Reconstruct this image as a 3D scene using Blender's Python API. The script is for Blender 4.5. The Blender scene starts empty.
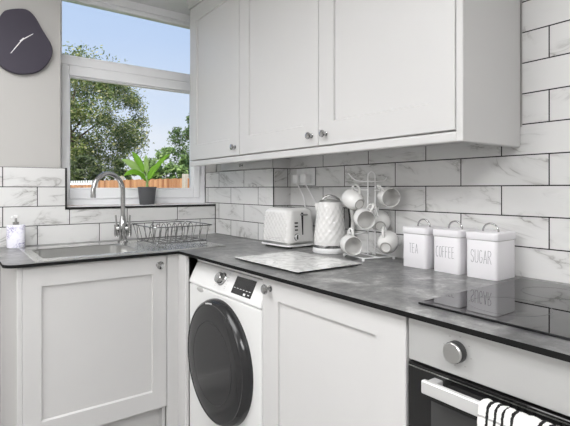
import bpy, bmesh, math, random
from mathutils import Vector, Matrix
random.seed(7)
PI = math.pi
C = bpy.context.scene.collection
sc = bpy.context.scene

# ------------------------------------------------------------------ materials
def s2l(v):
    v /= 255.0
    return v/12.92 if v <= .04045 else ((v+.055)/1.055)**2.4
def rgb(r, g, b): return (s2l(r), s2l(g), s2l(b), 1)

class NT:
    def __init__(self, name):
        self.m = bpy.data.materials.new(name); self.m.use_nodes = True
        self.t = self.m.node_tree; self.n = self.t.nodes; self.n.clear()
        self.out = self.n.new('ShaderNodeOutputMaterial')
        self.b = self.n.new('ShaderNodeBsdfPrincipled')
        self.l(self.b.outputs[0], self.out.inputs[0])
    def l(self, a, b): self.t.links.new(a, b)
    def set(self, inp, v):
        i = self.b.inputs[inp]
        if hasattr(v, 'links') or isinstance(v, bpy.types.NodeSocket): self.l(v, i)
        else: i.default_value = v
    def val(self, node, idx, v):
        if isinstance(v, bpy.types.NodeSocket): self.l(v, node.inputs[idx])
        elif v is not None: node.inputs[idx].default_value = v
    def math(self, op, a, b=None, c=None, clamp=False):
        n = self.n.new('ShaderNodeMath'); n.operation = op; n.use_clamp = clamp
        self.val(n, 0, a); self.val(n, 1, b); self.val(n, 2, c)
        return n.outputs[0]
    def noise(self, vec, scale, detail=4, rough=.55, dist=0.0):
        n = self.n.new('ShaderNodeTexNoise'); n.inputs['Scale'].default_value = scale
        n.inputs['Detail'].default_value = detail; n.inputs['Roughness'].default_value = rough
        n.inputs['Distortion'].default_value = dist
        if vec is not None: self.l(vec, n.inputs['Vector'])
        return n.outputs[0]
    def ramp(self, fac, stops):
        n = self.n.new('ShaderNodeValToRGB'); e = n.color_ramp.elements
        while len(e) < len(stops): e.new(.5)
        for k, (p, c) in zip(e, stops): k.position = p; k.color = c
        self.l(fac, n.inputs[0]); return n.outputs[0]
    def mix(self, fac, a, b):
        n = self.n.new('ShaderNodeMix'); n.data_type = 'RGBA'
        self.val(n, 0, fac)
        for i, v in ((6, a), (7, b)):
            if isinstance(v, bpy.types.NodeSocket): self.l(v, n.inputs[i])
            else: n.inputs[i].default_value = v
        return n.outputs[2]
    def pos(self): return self.n.new('ShaderNodeNewGeometry').outputs['Position']
    def objc(self): return self.n.new('ShaderNodeTexCoord').outputs['Object']
    def sep(self, v):
        n = self.n.new('ShaderNodeSeparateXYZ'); self.l(v, n.inputs[0]); return n.outputs
    def comb(self, x, y, z):
        n = self.n.new('ShaderNodeCombineXYZ')
        for i, v in enumerate((x, y, z)): self.val(n, i, v)
        return n.outputs[0]
    def bump(self, h, strength=.2, dist=.01):
        n = self.n.new('ShaderNodeBump'); n.inputs['Strength'].default_value = strength
        n.inputs['Distance'].default_value = dist; self.l(h, n.inputs['Height'])
        self.l(n.outputs[0], self.b.inputs['Normal'])

def plain(name, col, rough=.5, metal=0.0, var=.04, scale=8, coat=0.0, spec=None, bump=0):
    t = NT(name)
    f = t.noise(t.objc(), scale, 3)
    d = tuple(max(0, c*(1-var)) for c in col[:3])+(1,); u = tuple(min(1, c*(1+var)) for c in col[:3])+(1,)
    t.set('Base Color', t.mix(f, d, u)); t.set('Roughness', rough); t.set('Metallic', metal)
    if coat: t.set('Coat Weight', coat); t.set('Coat Roughness', .08)
    if spec is not None: t.set('Specular IOR Level', spec)
    if bump: t.bump(t.noise(t.objc(), 400, 2), bump, .001)
    return t.m

TILE_H = .1; HALF = .1527; ZB = 1.2076
def tile_mat(name, axis, u0, sgn):
    t = NT(name); p = t.pos(); s = t.sep(p)
    u = t.math('MULTIPLY', t.math('SUBTRACT', s[axis], u0), sgn/(2*HALF))
    v = t.math('DIVIDE', t.math('SUBTRACT', s[2], ZB), TILE_H)
    row = t.math('FLOOR', v)
    par = t.math('FLOORED_MODULO', row, 2.0)
    uu = t.math('ADD', u, t.math('MULTIPLY', par, .5))
    col = t.math('FLOOR', uu)
    fu = t.math('SUBTRACT', uu, col); fv = t.math('SUBTRACT', v, row)
    du = t.math('MULTIPLY', t.math('MINIMUM', fu, t.math('SUBTRACT', 1.0, fu)), 2*HALF)
    dv = t.math('MULTIPLY', t.math('MINIMUM', fv, t.math('SUBTRACT', 1.0, fv)), TILE_H)
    d = t.math('MINIMUM', du, dv)
    grout = t.math('LESS_THAN', d, .0019)
    wn = t.n.new('ShaderNodeTexWhiteNoise'); wn.noise_dimensions = '3D'
    t.l(t.comb(row, col, 3.3), wn.inputs['Vector'])
    va = t.n.new('ShaderNodeVectorMath'); va.operation = 'SCALE'; t.l(wn.outputs['Color'], va.inputs[0]); va.inputs['Scale'].default_value = 17
    vb = t.n.new('ShaderNodeVectorMath'); vb.operation = 'ADD'; t.l(va.outputs[0], vb.inputs[0])
    t.l(t.comb(t.math('ADD', s[axis], t.math('MULTIPLY', s[2], -.9)), t.math('MULTIPLY', s[2], 1.9), 0.0), vb.inputs[1])
    vec = vb.outputs[0]
    n1 = t.noise(vec, 3.4, 5, .58, .9)
    ridge = t.math('ABSOLUTE', t.math('SUBTRACT', n1, .5))
    vein = t.math('SUBTRACT', 1.0, t.math('DIVIDE', ridge, .016, clamp=True), clamp=True)
    halo = t.math('SUBTRACT', 1.0, t.math('DIVIDE', ridge, .085, clamp=True), clamp=True)
    msk = t.math('MULTIPLY', t.math('SUBTRACT', t.noise(vec, 6, 2), .45), 5.0, clamp=True)
    f = t.math('MULTIPLY', t.math('ADD', t.math('MULTIPLY', vein, .5), t.math('MULTIPLY', halo, .3)), msk, clamp=True)
    cloud = t.noise(vec, 2.2, 3)
    white = t.mix(cloud, rgb(214, 213, 212), rgb(225, 225, 224))
    c = t.mix(f, white, rgb(140, 138, 134))
    c = t.mix(grout, c, rgb(26, 25, 24))
    t.set('Base Color', c)
    t.set('Roughness', t.math('ADD', t.math('MULTIPLY', grout, .6), .32))
    t.set('Specular IOR Level', .3)
    t.bump(t.math('DIVIDE', d, .004, clamp=True), .35, .0015)
    return t.m

def worktop_mat():
    t = NT('slate_worktop'); p = t.pos()
    a = t.noise(p, 7, 8, .66, .6); b = t.noise(p, 38, 6, .7, .3); m = t.noise(p, 3.2, 3)
    f = t.math('ADD', t.math('MULTIPLY', a, .62), t.math('MULTIPLY', b, .38))
    c = t.ramp(f, [(.36, rgb(68, 68, 69)), (.46, rgb(106, 106, 106)), (.55, rgb(136, 136, 135)), (.66, rgb(196, 196, 194))])
    sm = t.n.new('ShaderNodeVectorMath'); sm.operation = 'MULTIPLY'; t.l(p, sm.inputs[0]); sm.inputs[1].default_value = (14, 5, 1)
    r = t.math('ABSOLUTE', t.math('SUBTRACT', t.noise(sm.outputs[0], 1.0, 5, .6, 1.2), .5))
    scr = t.math('MULTIPLY', t.math('SUBTRACT', 1.0, t.math('DIVIDE', r, .02, clamp=True)), t.math('MULTIPLY', t.math('SUBTRACT', m, .5), 4.0, clamp=True), clamp=True)
    c = t.mix(t.math('MULTIPLY', scr, .6), c, rgb(190, 189, 186))
    t.set('Base Color', c); t.set('Roughness', .3); t.bump(b, .08, .002)
    return t.m

def marble_mat():
    t = NT('white_marble_glass'); p = t.pos()
    n1 = t.noise(p, 9, 6, .6, 1.2)
    r = t.math('SUBTRACT', 1.0, t.math('DIVIDE', t.math('ABSOLUTE', t.math('SUBTRACT', n1, .5)), .07, clamp=True), clamp=True)
    c = t.mix(t.math('MULTIPLY', r, t.noise(p, 14, 3)), rgb(236, 236, 234), rgb(158, 158, 156))
    t.set('Base Color', c); t.set('Roughness', .12)
    return t.m

def fence_mat():
    t = NT('orange_fence_boards'); s = t.sep(t.objc())
    u = t.math('DIVIDE', s[0], .11); col = t.math('FLOOR', u)
    wn = t.n.new('ShaderNodeTexWhiteNoise'); wn.noise_dimensions = '1D'; t.l(col, wn.inputs['W'])
    c = t.mix(wn.outputs['Value'], rgb(160, 106, 70), rgb(214, 160, 116))
    g = t.noise(t.comb(t.math('MULTIPLY', s[0], 40.0), s[2], 0.0), 1.5, 3)
    c = t.mix(t.math('MULTIPLY', g, .3), c, rgb(140, 98, 70))
    t.set('Base Color', c); t.set('Roughness', .8)
    return t.m

def foliage_mat(name, stops, trans=.35):
    t = NT(name); g = t.n.new('ShaderNodeNewGeometry')
    c = t.ramp(g.outputs['Random Per Island'], stops)
    t.set('Base Color', c); t.set('Roughness', .6)
    tr = t.n.new('ShaderNodeBsdfTranslucent'); t.l(c, tr.inputs[0])
    ms = t.n.new('ShaderNodeMixShader'); ms.inputs[0].default_value = trans
    t.l(t.b.outputs[0], ms.inputs[1]); t.l(tr.outputs[0], ms.inputs[2]); t.l(ms.outputs[0], t.out.inputs[0])
    return t.m

def pane_mat():
    t = NT('window_glass')
    tr = t.n.new('ShaderNodeBsdfTransparent'); gl = t.n.new('ShaderNodeBsdfGlossy'); gl.inputs['Roughness'].default_value = .01
    fr = t.n.new('ShaderNodeFresnel'); fr.inputs[0].default_value = 1.3
    ms = t.n.new('ShaderNodeMixShader'); t.l(fr.outputs[0], ms.inputs[0]); t.l(tr.outputs[0], ms.inputs[1]); t.l(gl.outputs[0], ms.inputs[2])
    t.l(ms.outputs[0], t.out.inputs[0]); return t.m

def emis(name, col, st):
    t = NT(name); t.set('Base Color', (.8, .8, .8, 1)); t.set('Emission Color', col); t.set('Emission Strength', st); return t.m

def soap_mat():
    t = NT('lilac_print_bottle'); p = t.objc()
    r = t.math('SUBTRACT', 1.0, t.math('DIVIDE', t.math('ABSOLUTE', t.math('SUBTRACT', t.noise(p, 34, 3, .5, 1.8), .5)), .05, clamp=True), clamp=True)
    k = t.math('MULTIPLY', r, t.math('MULTIPLY', t.math('SUBTRACT', t.noise(p, 22, 2), .42), 6.0, clamp=True))
    t.set('Base Color', t.mix(k, rgb(232, 231, 240), rgb(148, 142, 186))); t.set('Roughness', .25); return t.m

def towel_mat():
    t = NT('striped_terry'); s = t.sep(t.pos()); y = s[1]
    w = t.math('ADD', y, t.math('MULTIPLY', t.math('SUBTRACT', t.noise(t.pos(), 160, 2), .5), .004))
    acc = None
    for c0, hw in ((-2.185, .0028), (-2.200, .0028), (-2.214, .0028), (-2.231, .003), (-2.277, .003), (-2.292, .0028), (-2.306, .0028)):
        k = t.math('LESS_THAN', t.math('ABSOLUTE', t.math('SUBTRACT', w, c0)), hw)
        acc = k if acc is None else t.math('MAXIMUM', acc, k)
    hz = t.math('MULTIPLY', t.math('LESS_THAN', t.math('ABSOLUTE', t.math('SUBTRACT', s[2], .763)), .0018), .5)
    acc2 = t.math('MAXIMUM', acc, hz)
    t.set('Base Color', t.mix(acc2, rgb(240, 238, 235), rgb(22, 21, 21))); t.set('Roughness', .95)
    t.bump(t.noise(t.pos(), 900, 2), .7, .003); return t.m

M = {}
M['cab'] = plain('painted_cabinet', rgb(204, 203, 202), .42, var=.012)
M['wall'] = plain('painted_wall', rgb(188, 186, 183), .8, var=.012)
M['ceil'] = plain('painted_ceiling', rgb(232, 232, 231), .85, var=.01)
M['upvc'] = plain('white_upvc', rgb(247, 247, 249), .3, var=.01)
M['white'] = plain('white_enamel', rgb(240, 240, 240), .28, var=.01)
M['appl'] = plain('white_appliance', rgb(226, 226, 225), .3, var=.01)
M['ceramic'] = plain('white_ceramic', rgb(224, 223, 221), .15, var=.01, coat=.3)
M['bisque'] = plain('unglazed_foot', rgb(168, 166, 162), .8)
M['bowl'] = plain('bowl_steel', rgb(178, 178, 176), .3, 1.0, var=.05)
M['canister'] = plain('white_powder_coat', rgb(230, 228, 231), .35, var=.01)
M['black'] = plain('black_trim', rgb(24, 24, 24), .35)
M['edge'] = plain('black_edge_band', rgb(22, 22, 22), .7, var=.1, scale=30, spec=.15)
M['dark'] = plain('dark_plastic', rgb(30, 30, 31), .4)
M['chrome'] = plain('chrome', rgb(182, 182, 182), .1, 1.0, var=.02)
M['wire'] = plain('chrome_wire', rgb(150, 150, 150), .18, 1.0, var=.05)
M['steel'] = plain('brushed_steel', rgb(206, 206, 204), .3, 1.0, var=.03)
M['sink'] = plain('sink_steel', rgb(224, 224, 222), .27, 1.0, var=.03)
M['panel_steel'] = plain('control_panel_steel', rgb(198, 198, 197), .42, .5, var=.02)
M['hob'] = plain('black_glass', (.006, .006, .007, 1), .015, spec=.5)
M['ovglass'] = plain('oven_glass', (.008, .008, .008, 1), .05)
M['ovwin'] = plain('oven_window_glass', (.05, .05, .05, 1), .06)
M['doorglass'] = plain('washer_door_glass', (.022, .022, .023, 1), .16, spec=.4)
M['display'] = plain('display_glass', (.012, .012, .013, 1), .08)
M['grey'] = plain('grey_plastic', rgb(176, 175, 173), .4)
M['ink'] = plain('grey_lettering', rgb(112, 112, 116), .5)  # canister letters, and the painted shadow gap round the socket
M['print'] = plain('white_print', rgb(214, 214, 214), .5)
M['clock'] = plain('clock_face', rgb(60, 55, 68), .6, var=.05, scale=20)
M['pot'] = plain('dark_grey_pot', rgb(84, 84, 87), .6)
M['soil'] = plain('potting_soil', rgb(52, 40, 30), .95, var=.3, scale=80)

M['floor'] = plain('grey_floor', rgb(150, 149, 148), .5, var=.08)
M['lawn'] = plain('lawn', rgb(92, 112, 60), .9, var=.3, scale=3)
M['bark'] = plain('bark', rgb(92, 76, 60), .9, var=.3, scale=9)
M['concrete'] = plain('concrete_post', rgb(186, 176, 164), .85, var=.1)
M['tile_e'] = tile_mat('marble_tile_east', 1, -1.3823, -1)
M['tile_n'] = tile_mat('marble_tile_north', 0, -1.2923, 1)
M['tile_b'] = tile_mat('marble_tile_boxing', 1, -.3525, -1)
M['tile_r'] = tile_mat('marble_tile_return', 0, -.02, 1)
M['top'] = worktop_mat(); M['marble'] = marble_mat(); M['fence'] = fence_mat(); M['glass'] = pane_mat()
M['soap'] = soap_mat(); M['towel'] = towel_mat()
M['lamp'] = emis('ceiling_lamp_diffuser', (.993, .994, 1, 1), 8.0); M['lamp_rear'] = emis('rear_lamp_diffuser', (.993, .994, 1, 1), 14.0)  # glow of the unseen ceiling panels added to light the units
M['tree_l'] = foliage_mat('broadleaf_foliage', [(0, rgb(56, 76, 34)), (.4, rgb(98, 120, 56)), (.8, rgb(150, 158, 92)), (1, rgb(208, 200, 152))])
M['tree_r'] = foliage_mat('green_foliage', [(0, rgb(52, 76, 42)), (.5, rgb(86, 112, 62)), (1, rgb(132, 152, 96))])
M['bush'] = foliage_mat('bush_foliage', [(0, rgb(90, 118, 66)), (.5, rgb(130, 158, 92)), (1, rgb(172, 194, 128))])
M['leaf'] = foliage_mat('plant_leaf', [(0, rgb(150, 206, 60)), (1, rgb(170, 220, 90))], .5)
M['leaf_pale'] = foliage_mat('pale_plant_leaf', [(0, rgb(178, 216, 118)), (1, rgb(204, 228, 160))], .5)
M['hedge'] = foliage_mat('hedge_foliage', [(0, rgb(52, 66, 38)), (.6, rgb(84, 100, 56)), (1, rgb(124, 134, 84))])

# ------------------------------------------------------------------ mesh helpers
def nb(): return bmesh.new()
def merge(bm, b2, mat=None):
    me = bpy.data.meshes.new('tmp'); b2.to_mesh(me); b2.free()
    if mat is not None: me.transform(mat)
    bm.from_mesh(me); bpy.data.meshes.remove(me)
def box(bm, x0, x1, y0, y1, z0, z1, r=0, seg=2, mat=None):
    b = bmesh.new(); bmesh.ops.create_cube(b, size=1)
    for v in b.verts:
        v.co = Vector((x0+(v.co.x+.5)*(x1-x0), y0+(v.co.y+.5)*(y1-y0), z0+(v.co.z+.5)*(z1-z0)))
    if r: bmesh.ops.bevel(b, geom=list(b.edges), offset=r, segments=seg, affect='EDGES', profile=.5)
    merge(bm, b, mat); return bm
def vrbox(bm, x0, x1, y0, y1, z0, z1, r, seg=4, r2=0):
    """box with rounded vertical corners"""
    n = []
    for cx, cy, a0 in ((x1-r, y1-r, 0), (x0+r, y1-r, PI/2), (x0+r, y0+r, PI), (x1-r, y0+r, 1.5*PI)):
        for i in range(seg+1):
            a = a0+PI/2*i/seg; n.append((cx+r*math.cos(a), cy+r*math.sin(a)))
    return prism(bm, n, z0, z1, r2)
def prism(bm, pts, z0, z1, r=0):
    b = bmesh.new()
    lo = [b.verts.new((x, y, z0)) for x, y in pts]; hi = [b.verts.new((x, y, z1)) for x, y in pts]
    b.faces.new(list(reversed(lo))); b.faces.new(hi); k = len(pts)
    for i in range(k): b.faces.new((lo[i], lo[(i+1) % k], hi[(i+1) % k], hi[i]))
    if r:
        es = [e for e in b.edges if abs(e.verts[0].co.z-e.verts[1].co.z) < 1e-6]
        bmesh.ops.bevel(b, geom=es, offset=r, segments=2, affect='EDGES', profile=.5)
    bmesh.ops.recalc_face_normals(b, faces=b.faces)
    merge(bm, b); return bm
def tube(bm, pts, r, seg=8, closed=False, cap=True):
    P = [Vector(p) for p in pts]; n = len(P); rings = []
    R = r if isinstance(r, (list, tuple)) else [r]*n
    up = None
    for i in range(n):
        if closed: d = (P[(i+1) % n]-P[i-1])
        else: d = P[min(i+1, n-1)]-P[max(i-1, 0)]
        d.normalize()
        if up is None:
            up = Vector((0, 0, 1)) if abs(d.z) < .9 else Vector((1, 0, 0))
        u = (up-d*up.dot(d))
        if u.length < 1e-5: u = d.orthogonal()
        u.normalize(); up = u; w = d.cross(u)
        rings.append([bm.verts.new(P[i]+(u*math.cos(2*PI*k/seg)+w*math.sin(2*PI*k/seg))*R[i]) for k in range(seg)])
    for i in range(n if closed else n-1):
        a, b = rings[i], rings[(i+1) % n]
        for k in range(seg): bm.faces.new((a[k], a[(k+1) % seg], b[(k+1) % seg], b[k]))
    if cap and not closed:
        bm.faces.new(list(reversed(rings[0]))); bm.faces.new(rings[-1])
    return bm
def lathe(bm, prof, seg=32, mat=None, fn=None):
    b = bmesh.new(); rings = []
    for r, z in prof:
        if r < 1e-6: rings.append([b.verts.new((0, 0, z))])
        else:
            rr = []
            for k in range(seg):
                a = 2*PI*k/seg; q = r if fn is None else fn(r, z, a)
                rr.append(b.verts.new((q*math.cos(a), q*math.sin(a), z)))
            rings.append(rr)
    for a, c in zip(rings, rings[1:]):
        if len(a) == 1 and len(c) == 1: continue
        for k in range(seg):
            if len(a) == 1: b.faces.new((a[0], c[(k+1) % seg], c[k]))
            elif len(c) == 1: b.faces.new((a[k], a[(k+1) % seg], c[0]))
            else: b.faces.new((a[k], a[(k+1) % seg], c[(k+1) % seg], c[k]))
    bmesh.ops.recalc_face_normals(b, faces=b.faces)
    merge(bm, b, mat); return bm
def arc(c, r, a0, a1, n, u, v):
    c = Vector(c); u = Vector(u); v = Vector(v)
    return [c+u*r*math.cos(a0+(a1-a0)*i/n)+v*r*math.sin(a0+(a1-a0)*i/n) for i in range(n+1)]
def wl(o):
    v = Vector((0, 0, 0))
    while o: v += o.location; o = o.parent
    return v
def obj(name, bm, mat, parent=None, smooth=False, world=True, loc=None):
    """one mesh object; world: verts given in world space and re-based on the parent (or loc)"""
    me = bpy.data.meshes.new(name); bm.to_mesh(me); bm.free()
    o = bpy.data.objects.new(name, me); C.objects.link(o)
    for m in (mat if isinstance(mat, (list, tuple)) else [mat]): me.materials.append(m)
    base = Vector((0, 0, 0))
    if parent is not None:
        o.parent = parent; base = wl(parent)
    if loc is not None: o.location = Vector(loc); base = base+o.location
    if world and base.length: me.transform(Matrix.Translation(-base))
    if smooth:
        for p in me.polygons: p.use_smooth = True
        try: me.set_sharp_from_angle(angle=math.radians(40))
        except Exception: pass
    me.update(); return o
def tag(o, label=None, cat=None, group=None, kind=None):
    if label: o['label'] = label
    if cat: o['category'] = cat
    if group: o['group'] = group
    if kind: o['kind'] = kind
    return o
def thing(name, label, cat, loc=(0, 0, 0), group=None):
    o = bpy.data.objects.new(name, None); C.objects.link(o); o.location = loc; o.empty_display_size = .05
    return tag(o, label, cat, group)
def struct(name, bm, mat, parent=None, **k):
    o = obj(name, bm, mat, parent, **k)
    if parent is None: o['kind'] = 'structure'
    return o
def frame_map(axis):
    """(u, v, w): u along the run, v up, w out of the front"""
    if axis == 'x': return lambda p: (lambda u, v, w: (u, p-w, v))      # front faces -y
    return lambda p: (lambda u, v, w: (p-w, u, v))                      # front faces -x
def shaker(axis, plane, u0, u1, v0, v1, st, rl, th=.02, rec=.009, ch=.005):
    f = frame_map(axis)(plane); bm = nb()
    sl, st = st if isinstance(st, tuple) else (st, st)
    def ring(a0, a1, b0, b1, w): return [bm.verts.new(f(*q, w)) for q in ((a0, b0), (a1, b0), (a1, b1), (a0, b1))]
    e = .0018
    rs = [ring(u0, u1, v0, v1, -th), ring(u0, u1, v0, v1, -e), ring(u0+e, u1-e, v0+e, v1-e, 0),
          ring(u0+sl, u1-st, v0+rl, v1-rl, 0), ring(u0+sl+ch*.1, u1-st-ch*.1, v0+rl+ch*.8, v1-rl-ch*.4, -rec*.75),
          ring(u0+sl+ch*.3, u1-st-ch*.3, v0+rl+ch, v1-rl-ch*.6, -rec)]
    for a, b in zip(rs, rs[1:]):
        for k in range(4): bm.faces.new((a[k], a[(k+1) % 4], b[(k+1) % 4], b[k]))
    bm.faces.new(rs[-1]); bm.faces.new(rs[0])
    bmesh.ops.recalc_face_normals(bm, faces=bm.faces); return bm
KP = [(0, 0), (.0105, 0), (.0105, .002), (.006, .004), (.005, .012), (.008, .016), (.0145, .019), (.016, .023), (.0145, .027), (.008, .029), (0, .0295)]
def knob(parent, p, axis, s=.9):
    m = Matrix.Translation(Vector(p)) @ (Matrix.Rotation(PI/2, 4, 'X') if axis == 'x' else Matrix.Rotation(-PI/2, 4, 'Y')) @ Matrix.Scale(s, 4)
    o = obj('knob', lathe(nb(), KP, 20, m), M['chrome'], parent, True); o['label'] = 'round chrome knob'; return o

# ------------------------------------------------------------------ room shell
XW, YS, ZC = -3.6, -4.4, 2.345
YG = .136                       # front of the window frame in its reveal
struct('floor', box(nb(), XW-.1, .1, YS-.1, .25, -.1, 0), M['floor'])
struct('ceiling', box(nb(), XW-.1, .1, YS-.1, .30, ZC, ZC+.15), M['ceil'])
w = nb()
box(w, XW-.1, -1.03, .008, .28, 0, ZC); box(w, -1.03, -.106, .008, .28, 0, 1.09); box(w, -.106, .1, .008, .28, 0, ZC)
wn_ = struct('wall_north', w, M['wall'])
tl = nb(); box(tl, XW, -1.007, 0, .0075, .9, 1.3076); box(tl, -1.007, -.114, 0, .0075, .9, 1.089)
struct('tile_panel', tl, M['tile_n'], wn_)
we = struct('wall_east', box(nb(), .008, .1, YS, .008, 0, ZC), M['wall'])
te = nb(); box(te, 0, .0075, YS, -.64, .9, 1.40); box(te, 0, .0075, YS, -1.91, 1.40, ZC-.002)
struct('tile_panel', te, M['tile_e'], we)
struct('wall_south', box(nb(), XW-.1, .1, YS-.1, YS, 0, ZC), M['wall'])
struct('wall_west', box(nb(), XW-.1, XW, YS, .008, 0, ZC), M['wall'])
# boxing in the corner
wb = struct('wall_boxing', box(nb(), -.106, -.001, -.647, .0, .9125, 1.36), M['wall'])
struct('tile_face', box(nb(), -.114, -.1065, -.655, YG, .9125, 1.3076), M['tile_b'], wb)
struct('tile_return', box(nb(), -.106, -.001, -.655, -.6475, .9125, 1.359), M['tile_r'], wb)
struct('trim_1', box(nb(), -1.009, -1.0, -.003, .006, 1.087, 1.309), M['black'])
struct('trim_2', box(nb(), -1.009, -.1145, -.003, .006, 1.087, 1.0995), M['black'])
struct('trim_3', box(nb(), -.1165, -.1125, -.6575, -.6535, .913, 1.309), M['black'])
struct('trim_4', box(nb(), -.1185, -.1145, -.003, -.0005, .914, 1.0865), M['edge'])
# window sill, frame, sash, panes
struct('window_sill', box(nb(), -1.028, -.1145, .0065, YG+.01, 1.0895, 1.102), M['upvc'])
def win():
    root = thing('window_1', None, None, (-.572, YG, 1.102)); root['kind'] = 'structure'
    X0, X1, Z0, Z1 = -1.03, -.1145, 1.1025, ZC-.0005
    f = nb()
    def fr(bm, x0, x1, z0, z1, wl_, wr, wb_, wt, y0, y1, r=.004):
        box(bm, x0, x0+wl_, y0, y1, z0, z1, r); box(bm, x1-wr, x1, y0, y1, z0, z1, r)
        box(bm, x0+wl_, x1-wr, y0, y1, z0, z0+wb_, r); box(bm, x0+wl_, x1-wr, y0, y1, z1-wt, z1, r)
    fr(f, X0, X1, Z0, Z1, .03, .045, .04, .048, YG+.012, YG+.082)
    box(f, X0+.03, X1-.045, YG+.012, YG+.082, 1.898, 1.945, .004)
    obj('window_frame', f, M['upvc'], root)
    b = nb(); fr(b, X0+.03, X1-.045, 1.945, Z1-.048, .006, .012, .012, .026, YG+.02, YG+.07, .004)
    obj('glazing_bead', b, M['upvc'], root)
    g = nb(); fr(g, X0+.028, X1-.043, Z0+.038, 1.896, .041, .047, .056, .058, YG, YG+.06, .006)
    fr(g, X0+.069, X1-.090, Z0+.094, 1.838, .008, .008, .008, .008, YG+.014, YG+.05, .003)
    sash = obj('sash', g, M['upvc'], root)
    obj('pane', box(nb(), X0+.07, X1-.09, YG+.03, YG+.034, Z0+.09, 1.84), M['glass'], root)
    obj('pane', box(nb(), X0+.03, X1-.045, YG+.04, YG+.044, 1.945, Z1-.048), M['glass'], root)
win()

# ------------------------------------------------------------------ worktop
WT, WB = .91, .8975
def worktop():
    XL, YF, XF, YE = -1.345, -.6628, -.6529, -3.0
    hx0, hx1, hy0, hy1 = -1.212, -.79, -.585, -.222      # bowl cut-out
    r = .045
    xs = sorted({XL+r, hx0, hx1, XF, -.0005}); ys = sorted({YF+r, hy0, hy1, -.0005})
    bm = nb(); V = {}
    def v(x, y):
        k = (round(x, 5), round(y, 5))
        if k not in V: V[k] = bm.verts.new((x, y, WT))
        return V[k]
    xl = [XL]+xs; yl = [YF]+ys
    # stitched grid without the cut-out
    for i in range(len(xl)-1):
        for j in range(len(yl)-1):
            x0, x1, y0, y1 = xl[i], xl[i+1], yl[j], yl[j+1]
            if x0 >= hx0-1e-6 and x1 <= hx1+1e-6 and y0 >= hy0-1e-6 and y1 <= hy1+1e-6: continue
            if i == 0 and j == 0:
                c = [v(XL+r+r*math.cos(PI+PI/2*k/6), YF+r+r*math.sin(PI+PI/2*k/6)) for k in range(7)]
                bm.faces.new([v(x1, y1)]+c); continue
            bm.faces.new((v(x0, y0), v(x1, y0), v(x1, y1), v(x0, y1)))
    bm.faces.new((v(XF, YE), v(-.0005, YE), v(-.0005, YF), v(XF, YF)))
    res = bmesh.ops.extrude_face_region(bm, geom=list(bm.faces))
    for e in res['geom']:
        if isinstance(e, bmesh.types.BMVert): e.co.z = WB
    bmesh.ops.recalc_face_normals(bm, faces=bm.faces)
    bm.normal_update()
    for f in bm.faces: f.material_index = 1 if abs(f.normal.z) < .5 else 0
    o = obj('worktop', bm, [M['top'], M['edge']])
    tag(o, 'dark grey slate effect L-shaped worktop with thin black edge', 'worktop')
worktop()

# ------------------------------------------------------------------ wall cabinets
XU = -.328; UB, UT = 1.365, 2.285
def wall_cab(name_label, y1, y0, doors):
    t = thing('wall_cabinet', name_label, 'cabinet', ((XU+.0)/2, (y0+y1)/2, UB), 'wall cabinets')
    b = nb(); box(b, XU+.022, -.0015, y0+.001, y1-.001, UB, UT)
    obj('carcass', b, M['cab'], t)
    for (a, c, ky) in doors:
        d = obj('door', shaker('y', XU, a+.0015, c-.0015, UB+.004, UT-.002, .088, .088), M['cab'], t)
        knob(d, (XU, ky, UB+.046), 'y', .92)
# depth is stopped at the wall/boxing
wall_cab('single door white shaker wall cabinet nearest the window', -.075, -.657, [(-.657, -.075, -.617)])
wall_cab('double door white shaker wall cabinet above kettle and canisters', -.659, -1.881, [(-1.269, -.659, -1.229), (-1.879, -1.269, -1.315)])
e = nb(); box(e, XU-.003, -.001, -1.905, -1.8815, 1.333, UT+.0, .004)
tag(obj('end_panel', e, M['cab']), 'tall white side panel closing the near end of wall cabinets', 'panel')
p = nb(); box(p, XU-.002, XU+.02, -1.884, -.075, 1.333, UB-.001, .006, 3)
tag(obj('light_rail', p, M['cab']), 'white rail running under the wall cabinet doors', 'rail')
c = nb(); prof = [(XU+.02, UT+.001), (XU-.005, UT+.001), (XU-.008, UT+.02), (XU-.018, UT+.045), (XU-.021, ZC-.001), (XU+.02, ZC-.001)]
b = bmesh.new(); q0 = [b.verts.new((x, -1.9, z)) for x, z in prof]; q1 = [b.verts.new((x, -.068, z)) for x, z in prof]
b.faces.new(q0); b.faces.new(q1)
for i in range(6): b.faces.new((q0[i], q0[(i+1) % 6], q1[(i+1) % 6], q1[i]))
bmesh.ops.recalc_face_normals(b, faces=b.faces); merge(c, b)
tag(obj('cornice', c, M['cab']), 'white moulded cornice between wall cabinets and ceiling', 'cornice')
# hatch with a chrome knob at the head of the boxing
h = thing('boxing_hatch', 'small white hatch with chrome knob on boxing under wall cabinet', 'hatch', (-.115, -.35, 1.312))
obj('hatch_panel', box(nb(), -.122, -.1065, -.65, -.09, 1.312, 1.359, .002), M['cab'], h)
knob(h, (-.122, -.345, 1.335), 'y', .62)

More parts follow.
